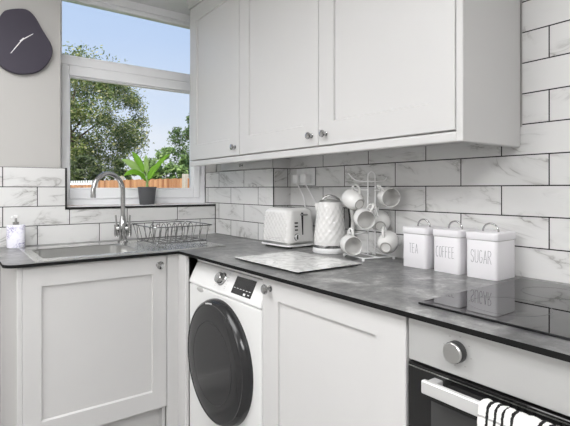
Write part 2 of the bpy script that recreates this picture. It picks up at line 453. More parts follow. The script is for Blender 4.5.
# ------------------------------------------------------------------ base cabinets
YL = -.64; XR = -.63; DB = .2; DT = WB-.004
t = thing('sink_base_cabinet', 'white shaker base cabinet under the sink', 'cabinet', (-1.0, -.33, 0))
b = nb(); box(b, -1.300, -1.282, YL+.001, -.001, 0, WB-.0005, .002); box(b, -.715, -.7, YL+.024, -.001, 0, WB-.0005)
box(b, -1.282, -.715, YL+.024, -.001, .185, .2); box(b, -1.282, -.715, -.02, -.001, .2, WB-.0005)
obj('carcass', b, M['cab'], t)
d = obj('door', shaker('x', YL, -1.2815, -.7025, DB, DT, .066, .08), M['cab'], t)
knob(d, (-.742, YL, .853), 'x', 1.15)
obj('plinth', box(nb(), -1.281, -.705, YL+.07, YL+.088, 0, .18), M['cab'], t)
b = nb(); box(b, -.6995, XR+.001, YL, YL+.02, 0, WB-.0005, .002); box(b, XR-.018, XR+.002, -.722, YL+.0005, 0, WB-.0005, .004)
tag(obj('corner_post', b, M['cab']), 'white corner post between sink cabinet and washing machine', 'post')
t = thing('base_cabinet', 'white shaker base cabinet between washing machine and oven', 'cabinet', (-.32, -1.64, 0))
b = nb(); box(b, XR+.004, -.01, -1.3315, -1.3175, 0, WB-.0005, .002); box(b, XR+.022, -.01, -1.945, -1.337, .15, WB-.0005)
obj('carcass', b, M['cab'], t)
d = obj('door', shaker('y', XR, -1.9425, -1.3325, .15, DT, (.0955, .0835), .072), M['cab'], t)
knob(d, (XR, -1.372, .858), 'y', 1.08)
obj('plinth', box(nb(), XR+.06, XR+.078, -1.945, -1.3365, 0, .145), M['cab'], t)

# ------------------------------------------------------------------ washing machine
def washer():
    y0, y1, yc = -1.314, -.725, -1.018
    t = thing('washing_machine', 'white washing machine with large dark round door', 'washing machine', (-.33, yc, 0))
    bt = .772; ztop = .864; xb = XR; xt = XR+.039
    bm = nb(); box(bm, xb, -.04, y0, y1, .02, bt, .006)
    for sx in (-.55, -.12):
        for sy in (y0+.06, y1-.06): lathe(bm, [(0, 0), (.02, 0), (.02, .022), (0, .022)], 12, Matrix.Translation((sx, sy, 0)))
    obj('body', bm, M['appl'], t)
    bm = nb(); box(bm, xt+.0, -.04, y0, y1, ztop+.004, .886, .003)
    obj('lid', bm, M['appl'], t)
    # sloping control panel
    b = nb()
    pr = [(xb-.002, bt+.003), (xb-.002, bt+.012), (xt, ztop), (-.05, ztop), (-.05, bt+.003)]
    a = [b.verts.new((x, y0, z)) for x, z in pr]; c = [b.verts.new((x, y1, z)) for x, z in pr]
    b.faces.new(a); b.faces.new(c)
    for i in range(5): b.faces.new((a[i], a[(i+1) % 5], c[(i+1) % 5], c[i]))
    bmesh.ops.bevel(b, geom=list(b.edges), offset=.003, segments=2, affect='EDGES')
    bmesh.ops.recalc_face_normals(b, faces=b.faces)
    cp = obj('control_panel', b, M['appl'], t)
    # local frame on the sloping face
    o = Vector((xb-.002, 0, bt+.012)); up = Vector((xt-xb+.002, 0, ztop-bt-.012)); L = up.length; up.normalize()
    nrm = Vector((-up.z, 0, up.x))
    def F(y, s, w): return o+up*s+nrm*w+Vector((0, y, 0))
    def slab(yA, yB, sA, sB, w0, w1, bv=.001):
        b = nb()
        vs = [b.verts.new(F(y, s, w_)) for w_ in (w0, w1) for y, s in ((yA, sA), (yB, sA), (yB, sB), (yA, sB))]
        for q in ((0, 1, 2, 3), (4, 5, 6, 7), (0, 1, 5, 4), (1, 2, 6, 5), (2, 3, 7, 6), (3, 0, 4, 7)): b.faces.new([vs[k] for k in q])
        bmesh.ops.recalc_face_normals(b, faces=b.faces)
        if bv: bmesh.ops.bevel(b, geom=list(b.edges), offset=bv, segments=1, affect='EDGES')
        return b
    disp = obj('display', slab(-1.237, -1.098, .012, L-.010, -.001, .0022), M['display'], cp)
    pm = nb()
    for k in range(6): merge(pm, slab(-1.227+k*.0215, -1.215+k*.0215, .034, .0358, .0022, .0026, 0))
    merge(pm, slab(-1.2, -1.185, .016, .024, .0022, .0026, 0)); merge(pm, slab(-1.225, -1.213, .02, .024, .0022, .0026, 0))
    obj('display_print', pm, M['print'], t)
    rot = Matrix(((0, up.x, nrm.x, 0), (1, 0, 0, 0), (0, up.z, nrm.z, 0), (0, 0, 0, 1)))
    m = Matrix.Translation(F(-1.0, .05, 0)) @ rot
    dl = obj('dial', lathe(nb(), [(0, 0), (.027, 0), (.0275, .004), (.024, .006), (.022, .026), (.019, .029), (0, .029)], 28, m), M['chrome'], t, True)
    dl['label'] = 'silver programme dial'
    for k in range(7):
        a = PI*.1+k*PI*.133
        for s in (-1, 1):
            yy = -1.0+s*(.037+.003*math.sin(a)); ss = .05-.034*math.cos(a)
            obj('programme_mark', slab(yy-.006, yy+.006, ss-.0007, ss+.0007, -.0005, .0008, 0), M['grey'], cp)
    g = nb(); b = bmesh.new()
    bmesh.ops.create_uvsphere(b, u_segments=20, v_segments=10, radius=1)
    for v in b.verts: v.co = Vector((xb+.001+v.co.x*.003, -.835+v.co.y*.035, bt-.012+v.co.z*.011))
    merge(g, b); obj('drawer_grip', g, M['grey'], t, True)
    # round door
    zc, R = .506, .243
    m = Matrix.Translation((xb+.002, yc, zc)) @ Matrix.Rotation(-PI/2, 4, 'Y')
    pr = [(R+.004, 0), (R+.004, .014), (R-.002, .03), (R-.012, .038), (R-.02, .036)]
    dr = obj('door', lathe(nb(), pr+[(R-.03, .02), (0, .02)], 64, m), M['doorglass'], t, True)
    dome = [(R-.016, .036), (R-.03, .0395), (R-.07, .043), (R-.13, .045), (0, .046)]
    obj('door_glass', lathe(nb(), [(0, .03), (R-.016, .03)]+dome, 64, m), M['doorglass'], dr, True)
    g = nb(); lathe(g, [(R-.085, .0433), (R-.083, .0442), (R-.081, .0431)], 64, m)
    obj('inner_ring', g, M['dark'], dr, True)
    g = nb()
    for k in range(7):
        a = PI*.42+k*.035; lathe(g, [(0, 0), (.0035, 0), (.0035, .0006), (0, .0006)], 6, Matrix.Translation((xb-.0355, yc+math.cos(a)*(R-.012), zc+math.sin(a)*(R-.012))) @ Matrix.Rotation(-PI/2, 4, 'Y'))
    obj('door_print', g, M['print'], dr)
washer()
tag(obj('support_batten', box(nb(), xb_ := XR+.012, XR+.04, -1.317, -.7225, .888, WB-.0005), M['cab']), 'white batten under worktop edge above the washing machine', 'batten')

# ------------------------------------------------------------------ oven + hob + towel
def oven():
    y0, y1 = -2.549, -1.951
    t = thing('built_in_oven', 'built-in electric oven with steel control panel and black glass door', 'oven', (-.33, -2.25, 0))
    obj('body', box(nb(), XR+.022, -.03, y0+.01, y1-.01, .1, WB-.001), M['dark'], t)
    cp = obj('control_panel', box(nb(), XR, XR+.021, y0, y1, .793, WB-.003, .002), M['panel_steel'], t)
    cp['label'] = 'brushed steel control panel'
    for k, yk in enumerate((-2.081,)):
        m = Matrix.Translation((XR, yk, .847)) @ Matrix.Rotation(-PI/2, 4, 'Y')
        kn = obj('control_knob', lathe(nb(), [(0, 0), (.0215, 0), (.0215, .002), (.0225, .003), (.0215, .022), (.02, .0235), (0, .0235)], 40, m), [M['steel']], t, True)
        obj('knob_skirt', lathe(nb(), [(.0228, .0015), (.0232, .0025), (.0226, .0175), (.0214, .0175)], 40, m), M['dark'], kn, True)
        for j in range(8):
            a = PI/4*j+.2
            obj('knob_mark', box(nb(), XR-.0006, XR+.0005, yk+.033*math.cos(a)-.0022, yk+.033*math.cos(a)+.0022, .847+.033*math.sin(a)-.0014, .847+.033*math.sin(a)+.0014), M['grey'], cp)
    d = obj('door', box(nb(), XR-.002, XR+.021, y0, y1, .2, .7885, .003), M['ovglass'], t)
    obj('steel_strip', box(nb(), XR-.0032, XR-.0015, y0+.002, y1-.002, .7795, .7812), M['steel'], d)
    obj('window', box(nb(), XR-.003, XR-.0015, y0+.07, y1-.065, .28, .717), M['ovwin'], d)
    hb = nb()
    for yy in (-2.036, -2.46): box(hb, XR-.042, XR-.0025, yy-.011, yy+.011, .757, .773, .002)
    box(hb, XR-.052, XR-.038, -2.476, -2.025, .7505, .779, .003, 3)
    hd = obj('handle', hb, M['white'], d); hd['label'] = 'flat pale satin metal handle bar'
    hd.data.materials[0] = M['satin']
M['satin'] = plain('satin_handle', rgb(226, 226, 225), .3, .55, var=.01)
oven()
t = thing('induction_hob', 'black glass induction hob set on grey worktop above oven', 'hob', (-.317, -2.23, WT))
obj('glass_plate', box(nb(), -.573, -.06, -2.525, -1.935, WT+.0006, WT+.006, .0012), M['hob'], t)
M['hobmark'] = plain('hob_marks', rgb(44, 44, 46), .3)
for (x, y, r) in ((-.43, -2.09, .09), (-.2, -2.09, .075), (-.43, -2.37, .075), (-.2, -2.37, .09)):
    obj('zone_mark', lathe(nb(), [(r, 0), (r+.0012, 0), (r+.0012, .0002), (r, .0002), (r, 0)], 48, Matrix.Translation((x, y, WT+.006))), M['hobmark'], t)

def towel():
    ys = [-2.166-.2*i/56 for i in range(57)]
    xh0, xh1, zt = XR-.056, XR-.034, .7838
    # section over the bar: front drop, over, rear drop
    sec = [(xh0-.004, .46)]
    for i in range(1, 16): sec.append((xh0-.004-.004*math.sin(i*.5), .46+(.77-.46)*i/16))
    sec += [(xh0-.0035, .775), (xh0-.001, .7825), (xh0+.006, zt+.002), (xh1-.006, zt+.002), (xh1+.001, .7825), (xh1+.0035, .775)]
    for i in range(1, 8): sec.append((xh1+.004, .77-.2*i/8))
    bm = nb(); G = []
    for y in ys:
        fold = .004*math.sin((y+2.09)*70)+.0025*math.sin((y+2.09)*163+1)
        row = []
        for k, (x, z) in enumerate(sec):
            drop = max(0, (.77-z)/.29)
            xx = x-abs(fold)*(.5+1.6*drop)*(1 if k < 20 else 0)
            row.append(bm.verts.new((xx, y+.01*drop*math.sin(k*.3), z+(.0022*math.sin(y*420)*math.sin(y*131+k) if z > .772 else 0)+.004*math.sin(y*40)*(1 if k == 0 else 0))))
        G.append(row)
    for a, b in zip(G, G[1:]):
        for k in range(len(sec)-1): bm.faces.new((a[k], a[k+1], b[k+1], b[k]))
    o = obj('tea_towel', bm, M['towel'], None, True)
    m = o.modifiers.new('t', 'SOLIDIFY'); m.thickness = .005; m.offset = 0
    tag(o, 'white terry towel with black stripes draped over the oven handle', 'towel')
towel()

# ------------------------------------------------------------------ sink, tap, dish rack, soap
def sink():
    x0, x1, y0, y1 = -1.237, -.385, -.632, -.128
    t = thing('inset_sink', 'stainless steel sink with bowl and drainer by window', 'sink', (-.8, -.38, WT))
    bx0, bx1, by0, by1 = -1.2, -.8, -.575, -.255
    bm = nb(); zr = WT+.004
    # rim plate with hole, ridged drainer
    xs = [x0+.003, bx0, bx1]+[-.76+.0075*i for i in range(47)]+[x1-.003]
    ys = [y0+.003, by0, by1, y1-.003]
    def hz(x, y):
        if -.765 < x < -.41 and by0+.01 < y < by1+.02: return zr-.0025
        return zr
    ysd = [y0+.003, by0, by0+.012, -.415, by1+.018, by1+.03, y1-.003]
    V = {}
    def v(x, y):
        k = (round(x, 5), round(y, 5))
        if k not in V:
            z = zr
            if -.765 < x < -.41 and by0+.005 < y < by1+.025:
                i = round((x+.76)/.0075); z = zr-.003+(.0016 if i % 4 in (0, 1) else 0)
            V[k] = bm.verts.new((x, y, z))
        return V[k]
    for i in range(len(xs)-1):
        for j in range(len(ysd)-1):
            xa, xb, ya, yb = xs[i], xs[i+1], ysd[j], ysd[j+1]
            if i == 1 and ya >= by0-1e-6 and yb <= by1+.0181: continue
            bm.faces.new((v(xa, ya), v(xb, ya), v(xb, yb), v(xa, yb)))
    by1b = by1+.018
    # outer lip
    lip = [(x0+.003, y0+.003), (x1-.003, y0+.003), (x1-.003, y1-.003), (x0+.003, y1-.003)]
    lo = [(x0, y0), (x1, y0), (x1, y1), (x0, y1)]
    a = [bm.verts.new((x, y, zr)) for x, y in lip]; c = [bm.verts.new((x, y, WT+.0004)) for x, y in lo]
    for i in range(4): bm.faces.new((a[i], a[(i+1) % 4], c[(i+1) % 4], c[i]))
    bmesh.ops.recalc_face_normals(bm, faces=bm.faces)
    obj('sink_top', bm, M['sink'], t)
    # bowl
    bm = nb()
    def rr(a0, a1, b0, b1, r, z):
        o = []
        for cx, cy, s in ((a1-r, b1-r, 0), (a0+r, b1-r, PI/2), (a0+r, b0+r, PI), (a1-r, b0+r, 1.5*PI)):
            for i in range(6): o.append(bm.verts.new((cx+r*math.cos(s+PI/2*i/5), cy+r*math.sin(s+PI/2*i/5), z)))
        return o
    rg = [rr(bx0-.001, bx1+.001, by0-.001, by1b+.001, .001, zr-.0003), rr(bx0, bx1, by0, by1b, .03, zr-.0006), rr(bx0+.004, bx1-.004, by0+.004, by1b-.004, .04, zr-.006),
          rr(bx0+.008, bx1-.008, by0+.008, by1b-.008, .045, zr-.12), rr(bx0+.016, bx1-.016, by0+.016, by1b-.016, .05, zr-.145), rr(bx0+.05, bx1-.05, by0+.05, by1b-.05, .05, zr-.152)]
    for a, b in zip(rg, rg[1:]):
        k = len(a)
        for i in range(k): bm.faces.new((a[i], a[(i+1) % k], b[(i+1) % k], b[i]))
    bm.faces.new(rg[-1]); bmesh.ops.recalc_face_normals(bm, faces=bm.faces)
    for f in bm.faces: f.normal_flip()
    bw = obj('bowl', bm, M['bowl'], t, True)
    obj('waste', lathe(nb(), [(0, .002), (.02, .002), (.035, .004), (.042, .001), (.042, 0)], 28, Matrix.Translation((-1.0, -.4, zr-.1515))), M['chrome'], bw, True)
sink()

def tap():
    bx, by = -.762, -.185
    t = thing('mixer_tap', 'chrome swan neck mixer tap with twin levers behind the sink', 'tap', (bx, by, WT))
    z0 = WT+.004
    lathe_b = nb(); lathe(lathe_b, [(0, 0), (.027, 0), (.027, .008), (.021, .014), (.019, .05), (.021, .055), (.021, .095), (.018, .105), (.0145, .13), (.013, .14), (0, .14)], 28, Matrix.Translation((bx, by, z0)))
    obj('body', lathe_b, M['chrome'], t, True)
    d = Vector((-.9, -.43, 0)).normalized(); R = .094; zc = 1.286-.0095-R
    pts = [Vector((bx, by, z0+.12)), Vector((bx, by, zc-.05))]
    for i in range(19):
        a = PI*i/18; pts.append(Vector((bx, by, zc))+d*(R-R*math.cos(a))+Vector((0, 0, R*math.sin(a))))
    pts.append(pts[-1]+Vector((0, 0, -.025)))
    sp = obj('spout', tube(nb(), pts, .0118, 16), M['chrome'], t, True)
    e = pts[-1]
    obj('nozzle', tube(nb(), [e+Vector((0, 0, .012)), e+Vector((0, 0, -.004))], 0.0128, 16), M['chrome'], sp, True)
    rv = Vector((.804, -.594, 0))
    for s in (-1, 1):
        g = nb(); c0 = Vector((bx, by, z0+.075)); c1 = c0+rv*s*.034
        tube(g, [c0, c1], .012, 14)
        tube(g, [c1-Vector((0, 0, .045)), c1-Vector((0, 0, .03)), c1+Vector((0, 0, .02))], [.0095, .0125, .0125], 14)
        tube(g, [c1+Vector((0, 0, .018)), c1+rv*s*.004+Vector((0, 0, .07))], [.0055, .0045], 10)
        obj('lever', g, M['chrome'], t, True)
tap()

def rack():
    x0, x1, y0, y1, zb, zt = -.728, -.405, -.535, -.2, .932, 1.012
    t = thing('dish_rack', 'chrome wire dish rack standing empty on sink drainer', 'dish rack', ((x0+x1)/2, (y0+y1)/2, WT))
    r = .0019
    def loop(ins, z, dip=0):
        a0, a1, b0, b1 = x0+ins, x1-ins, y0+ins, y1-ins; q = .03; P = []
        for cx, cy, s in ((a1-q, b1-q, 0), (a0+q, b1-q, PI/2), (a0+q, b0+q, PI), (a1-q, b0+q, 1.5*PI)):
            for i in range(5):
                a = s+PI/2*i/4; P.append((cx+q*math.cos(a), cy+q*math.sin(a), z))
        return P
    obj('rim', tube(nb(), loop(0, zt), .0026, 8, True), M['wire'], t, True)
    obj('base_rim', tube(nb(), loop(.022, zb), .0024, 8, True), M['wire'], t, True)
    g = nb()
    n = 7
    for i in range(n):
        x = x0+.035+(x1-x0-.07)*i/(n-1)
        tube(g, [(x, y0, zt), (x, y0+.022, zb), (x, y1-.022, zb), (x, y1, zt)], r, 6)
    for j in range(4):
        y = y0+.05+(y1-y0-.1)*j/3
        tube(g, [(x0, y, zt), (x0+.022, y, zb), (x1-.022, y, zb), (x1, y, zt)], r, 6)
    obj('basket_wires', g, M['wire'], t, True)
    for k in range(8):
        x = x0+.05+.03*k
        obj('plate_divider', tube(nb(), [(x, y0+.13, zb)]+arc((x+.008, y0+.165, zb+.055), .03, PI, 0, 8, (0, 1, 0), (0, 0, 1))+[(x, y0+.2, zb)], r, 6), M['wire'], t, True)
    for (x, y) in ((x0+.05, y0+.022), (x1-.05, y0+.022), (x0+.05, y1-.022), (x1-.05, y1-.022)):
        s = -1 if y < -.4 else 1
        obj('foot', tube(nb(), [(x-.02, y, zb), (x-.018, y+s*.006, WT+.0065), (x+.018, y+s*.006, WT+.0065), (x+.02, y, zb)], r, 6), M['wire'], t, True)
rack()

def soap():
    x, y = -1.243, -.072
    t = thing('soap_dispenser', 'lilac patterned white pump bottle beside the sink', 'soap dispenser', (x, y, WT))
    rv = Matrix.Rotation(-.45, 4, 'Z')
    b = nb(); bb = nb(); vrbox(bb, -.04, .04, -.025, .025, 0, .112, .02, 5, .006); merge(b, bb, Matrix.Translation((x, y, WT)) @ rv)
    obj('bottle', b, M['soap'], t, True)
    obj('collar', lathe(nb(), [(0, .111), (.014, .111), (.014, .126), (.006, .128), (.005, .146), (0, .146)], 18, Matrix.Translation((x, y, WT))), M['chrome'], t, True)
    g = nb(); lathe(g, [(0, .145), (.011, .145), (.011, .157), (.009, .16), (0, .16)], 16, Matrix.Translation((x, y, WT)))
    tube(g, [(x, y, WT+.153), (x-.02, y-.03, WT+.152), (x-.024, y-.036, WT+.146)], [.005, .0042, .0036], 8)
    obj('pump_head', g, M['white'], t, True)
soap()

# ------------------------------------------------------------------ board
t = thing('worktop_saver', 'white marble effect board lying flat on worktop before the toaster', 'board', (-.415, -1.25, WT))
obj('marble_panel', vrbox(nb(), -.571, -.262, -1.447, -1.030, WT+.0072, WT+.0092, .006, 3), M['marble'], t)
obj('black_backing', vrbox(nb(), -.571, -.262, -1.447, -1.030, WT+.004, WT+.0071, .006, 3), M['black'], t)
for (x, y) in ((-.55, -1.43), (-.55, -1.05), (-.28, -1.43), (-.28, -1.05)):
    obj('foot', lathe(nb(), [(0, 0), (.007, 0), (.007, .0042), (0, .0042)], 10, Matrix.Translation((x, y, WT+.0002))), M['black'], t)

# ------------------------------------------------------------------ toaster (local: long side along y)
def toaster():
    W, Lh, H = .182, .225, .167       # thickness x, length y, height
    t = thing('toaster', 'white two slice toaster with diamond embossed sides', 'toaster', (-.130, -.804, WT))
    z0 = .029
    # body: rounded section lofted upward with embossed diamonds
    def ringpts(tt):
        z = z0+H*tt
        ins = .012*tt**1.5+(.02*max(0, (tt-.88)/.12)**2)
        a, b, r = W/2-ins, Lh/2-ins, .03
        P = []
        segs = []
        corners = ((a-r, b-r, 0), (-a+r, b-r, PI/2), (-a+r, -b+r, PI), (a-r, -b+r, 1.5*PI))
        for ci, (cx, cy, s) in enumerate(corners):
            for i in range(5):
                q = s+PI/2*i/4; P.append((cx+r*math.cos(q), cy+r*math.sin(q)))
            nx = corners[(ci+1) % 4]; q = s+PI/2
            A = (cx+r*math.cos(q), cy+r*math.sin(q)); B = (nx[0]+r*math.cos(q), nx[1]+r*math.sin(q))
            m = 24 if ci in (1, 3) else 8
            for i in range(1, m):
                f = i/m; x = A[0]+(B[0]-A[0])*f; y = A[1]+(B[1]-A[1])*f
                P.append((x, y))
        return P, z
    bm = nb(); rings = []
    NZ = 26
    for k in range(NZ+1):
        tt = k/NZ; P, z = ringpts(tt); vs = []
        for (x, y) in P:
            if abs(x) > W/2-.035 and abs(y) < Lh/2-.02 and .04 < tt < .88:
                u = (y/.026); vv = (z-z0)/.03
                d = abs(((u+vv) % 1)-.5)+abs(((u-vv) % 1)-.5)
                x += math.copysign(.0042*(1-d), x)-math.copysign(.0015, x)
            vs.append(bm.verts.new((x, y, z)))
        rings.append(vs)
    for a, b in zip(rings, rings[1:]):
        n = len(a)
        for i in range(n): bm.faces.new((a[i], a[(i+1) % n], b[(i+1) % n], b[i]))
    bm.faces.new(rings[-1]); bm.faces.new(list(reversed(rings[0])))
    body = obj('body', bm, M['ceramic'], t, False, world=False)
    for p in body.data.polygons: p.use_smooth = abs(p.normal.z) > .5
    obj('chrome_band', vrbox(nb(), -W/2-.001, W/2+.001, -Lh/2-.001, Lh/2+.001, .018, .0305, .03, 5), M['steel'], t, True, world=False)
    obj('base', vrbox(nb(), -W/2-.003, W/2+.003, -Lh/2-.003, Lh/2+.003, .010, .0175, .03, 5, .002), M['white'], t, True, world=False)
    for sx in (-1, 1):
        for sy in (-1, 1):
            obj('foot', lathe(nb(), [(0, 0), (.011, 0), (.012, .0105), (0, .0105)], 12, Matrix.Translation((sx*.06, sy*.088, .0002))), M['dark'], t, world=False)
        obj('bread_slot', box(nb(), sx*.03-.013, sx*.03+.013, -.075, .075, z0+H-.002, z0+H+.0008), M['dark'], t, world=False)
    yf = -Lh/2
    obj('lever_slot', box(nb(), -.0025, .0025, yf-.001, yf+.012, .065, .172), M['dark'], t, world=False)
    lv = obj('lever', box(nb(), -.02, .02, yf-.016, yf-.002, .158, .167, .003), M['chrome'], t, world=False)
    for k, z in enumerate((.12, .103, .086)):
        obj('button', box(nb(), -.048, -.032, yf-.002, yf+.012, z, z+.007, .001), M['dark'], t, world=False)
    m = Matrix.Translation((-.038, yf+.006, .055)) @ Matrix.Rotation(PI/2, 4, 'X')
    dl = obj('browning_dial', lathe(nb(), [(0, 0), (.0155, 0), (.0155, .012), (.0125, .012), (.0125, .009), (0, .009)], 24, m), M['white'], t, True, world=False)
    obj('dial_ring', lathe(nb(), [(.0156, 0), (.0172, 0), (.0172, .010), (.0156, .012)], 28, m), M['wire'], dl, True, world=False)
    obj('dial_pointer', box(nb(), -.0395, -.0365, yf-.0095, yf-.002, .045, .066), M['dark'], dl, world=False)
    t.rotation_euler = (0, 0, math.radians(3))
toaster()

# ------------------------------------------------------------------ kettle
def kettle():
    x, y = -.108, -1.096
    t = thing('kettle', 'white diamond embossed jug kettle with chrome lid handle', 'kettle', (x, y, WT))
    prof = []
    N = 36
    for i in range(N+1):
        f = i/N; r = .0745-.0205*f**1.15
        prof.append((r, .036+.189*f))
    def emb(r, z, a):
        if r < .02 or z < .045 or z > .21: return r
        u = a/(2*PI)*16; v = (z-.04)/.036
        d = abs(((u+v) % 1)-.5)+abs(((u-v) % 1)-.5)
        return r+.0036*(1-d)-.001
    body = obj('body', lathe(nb(), prof+[(.051, .229), (0, .231)], 96, None, emb), M['ceramic'], t, False, world=False)
    obj('chrome_band', lathe(nb(), [(0, .024), (.0755, .024), (.076, .036), (0, .037)], 48), M['chrome'], t, True, world=False)
    obj('power_base', lathe(nb(), [(0, .0005), (.077, .0005), (.08, .006), (.079, .02), (.074, .0235), (0, .0235)], 48), M['white'], t, True, world=False)
    ld = obj('lid', lathe(nb(), [(.05, .2295), (.046, .236), (.03, .240), (0, .241)], 40), M['steel'], t, True, world=False)
    rv = Vector((.804, -.594, 0))
    obj('lid_handle', tube(nb(), [rv*s+Vector((0, 0, zz)) for s, zz in ((-.036, .235), (-.026, .247), (-.012, .255), (.004, .256), (.024, .25), (.044, .237))], [.004, .0055, .006, .006, .0055, .004], 10), M['chrome'], ld, True, world=False)
    # spout lip to the left
    b = nb(); q = bmesh.new()
    l = -rv; w_ = Vector((.594, .804, 0))
    vs = [q.verts.new(p) for p in (l*.05+w_*.02+Vector((0, 0, .222)), l*.05-w_*.02+Vector((0, 0, .222)), l*.073+Vector((0, 0, .222)), l*.056+w_*.016+Vector((0, 0, .185)), l*.056-w_*.016+Vector((0, 0, .185)), l*.061+Vector((0, 0, .18)), l*.04+Vector((0, 0, .222)), l*.045+Vector((0, 0, .18)))]
    for f in ((0, 2, 1, 6), (0, 3, 5, 2), (1, 2, 5, 4), (0, 6, 7, 3), (1, 4, 7, 6), (3, 7, 4, 5)): q.faces.new([vs[k] for k in f])
    bmesh.ops.recalc_face_normals(q, faces=q.faces); merge(b, q)
    obj('spout', b, M['ceramic'], t, world=False)
    hp = [rv*.05+Vector((0, 0, .212)), rv*.075+Vector((0, 0, .217)), rv*.096+Vector((0, 0, .2)), rv*.102+Vector((0, 0, .15)), rv*.1+Vector((0, 0, .09)), rv*.09+Vector((0, 0, .062)), rv*.07+Vector((0, 0, .056))]
    hd = obj('handle', tube(nb(), hp, [.011, .012, .012, .011, .011, .011, .01], 12), M['ceramic'], t, True, world=False)
    obj('grip_strip', tube(nb(), [p-rv*.008 for p in hp[2:5]], .008, 10), M['dark'], hd, True, world=False)
kettle()

# ------------------------------------------------------------------ sockets, plugs
t = thing('double_socket', 'white double wall socket on tiles above toaster', 'socket', (0, -.79, 1.26))
obj('back_box', box(nb(), -.004, -.0003, -.8705, -.7195, 1.2135, 1.3065), M['ink'], t)  # dark plate painting the shadow gap round the faceplate
obj('faceplate', box(nb(), -.011, -.0041, -.868, -.722, 1.216, 1.304, .002), M['white'], t)
for y in (-.775, -.815):
    obj('switch', box(nb(), -.0145, -.0105, y-.006, y+.006, 1.277, 1.295, .001), M['white'], t)
def plug(y, lab, path):
    t = thing('power_plug', lab, 'plug', (-.01, y, 1.245), 'plugs in the double socket')
    pb = obj('plug_body', box(nb(), -.055, -.0148, y-.021, y+.021, 1.226, 1.272, .006, 3), M['white'], t, True)
    obj('cable', tube(nb(), path, .0033, 8), M['white'], t, True)
def sm(pts, n=6):
    P = [Vector(p) for p in pts]; o = []
    for i in range(len(P)-1):
        p0, p1, p2, p3 = P[max(i-1, 0)], P[i], P[i+1], P[min(i+2, len(P)-1)]
        for k in range(n):
            s = k/n
            o.append(.5*((2*p1)+(p2-p0)*s+(2*p0-5*p1+4*p2-p3)*s*s+(3*p1-p0-3*p2+p3)*s**3))
    o.append(P[-1]); return o
plug(-.762, 'left plug in the double socket, its cable dropping behind the toaster', sm([(-.04, -.762, 1.228), (-.025, -.765, 1.2), (-.018, -.79, 1.15), (-.015, -.80, 1.09), (-.014, -.80, 1.0), (-.016, -.79, .93), (-.018, -.75, .915)]))
plug(-.828, 'right plug in the double socket, its cable dropping towards the kettle', sm([(-.04, -.828, 1.228), (-.024, -.832, 1.2), (-.014, -.862, 1.15), (-.012, -.9, 1.10), (-.012, -.94, 1.0), (-.016, -.99, .92), (-.026, -1.03, .9145)]))

# ------------------------------------------------------------------ mug tree and mugs
CAM = Vector((-1.5147, -2.6527, 1.1958)); YAW = .6365; FPX = 457.55; HY = 189.223
RV = Vector((math.cos(YAW), -math.sin(YAW), 0)); FV = Vector((math.sin(YAW), math.cos(YAW), 0)); UV = Vector((0, 0, 1))
PX, PY = -.090, -1.332
def P2(px, py, x):
    d = FV+RV*((px-285)/FPX)+UV*((HY-py)/FPX); return CAM+d*((x-CAM.x)/d.x)
def D3(a, b, c): return (RV*a+UV*b-FV*c).normalized()
mug_outer = [(0, .004), (.0195, .004), (.0205, 0), (.0235, 0), (.0245, .004), (.034, .013), (.0415, .028), (.0445, .045), (.0445, .062), (.0425, .08), (.0415, .09), (.0405, .0915), (.039, .09), (.0395, .08), (.0415, .062), (.0415, .045), (.0385, .03), (.03, .015), (.015, .009), (0, .0085)]
def mug_proto():
    t = thing('mug', None, None, (0, 0, 0))
    obj('bowl', lathe(nb(), [(r*.92, z*.92) for r, z in mug_outer], 40), M['ceramic'], t, True, world=False)
    obj('foot_ring', lathe(nb(), [(.0182, .002), (.0186, -.0004), (.0219, -.0004), (.0223, .002)], 32), M['bisque'], t, True, world=False)
    hp = sm([(.041, 0, .078), (.055, 0, .082), (.068, 0, .072), (.0715, 0, .056), (.067, 0, .038), (.056, 0, .026), (.0375, 0, .0225)], 4)
    hp = [p*.92 for p in hp]
    obj('handle', tube(nb(), hp, .0050, 10), M['ceramic'], t, True, world=False)
    return t
mp = mug_proto()
HANG = []
def hang(first, ctr, axis, hdir, label):
    r = mp if first else mp.copy()
    if not first:
        C.objects.link(r)
        for ch in mp.children:
            c = ch.copy(); C.objects.link(c); c.parent = r
    z = axis.normalized(); x = (hdir-z*hdir.dot(z)).normalized(); y = z.cross(x)
    m = Matrix((x, y, z)).transposed().to_4x4()
    m = Matrix.Translation(ctr-z*.043) @ m
    r.location = m.to_translation(); r.rotation_euler = m.to_euler()
    tag(r, label, 'mug', 'white mugs hung on the wire mug tree')
    HANG.append((m @ Vector((.057, 0, .055)), m @ Vector((.055, 0, .037))))
K = [  # centre (world), opening axis, handle direction, label
 (P2(354, 200.5, -.126), D3(-.42, .36, -.83), D3(.1, 1, .1), 'upper left mug on the tree, its round foot facing out'),
 (P2(387.5, 196.5, -.070), D3(.16, -.12, .97), D3(-.72, .7, .1), 'upper right mug on the tree, its open mouth facing out'),
 (P2(363.5, 218, -.150), D3(.12, -.14, .97), D3(.5, .85, .1), 'middle mug on the tree, open mouth just above the lowest pair'),
 (P2(350, 244.5, -.190), D3(.2, -.06, .96), D3(.0, 1, 0), 'lowest left mug on the tree, open mouth beside the kettle'),
 (P2(387.5, 243, -.098), D3(.36, .32, -.86), D3(-.3, 1, .1), 'lowest right mug on the tree, foot facing out beside TEA tin'),
 (P2(380.5, 222, -.048), D3(.2, .35, -.9), D3(-.3, 1, .1), 'half hidden mug at the back right of the tree'),
]
for i, k in enumerate(K): hang(i == 0, *k)
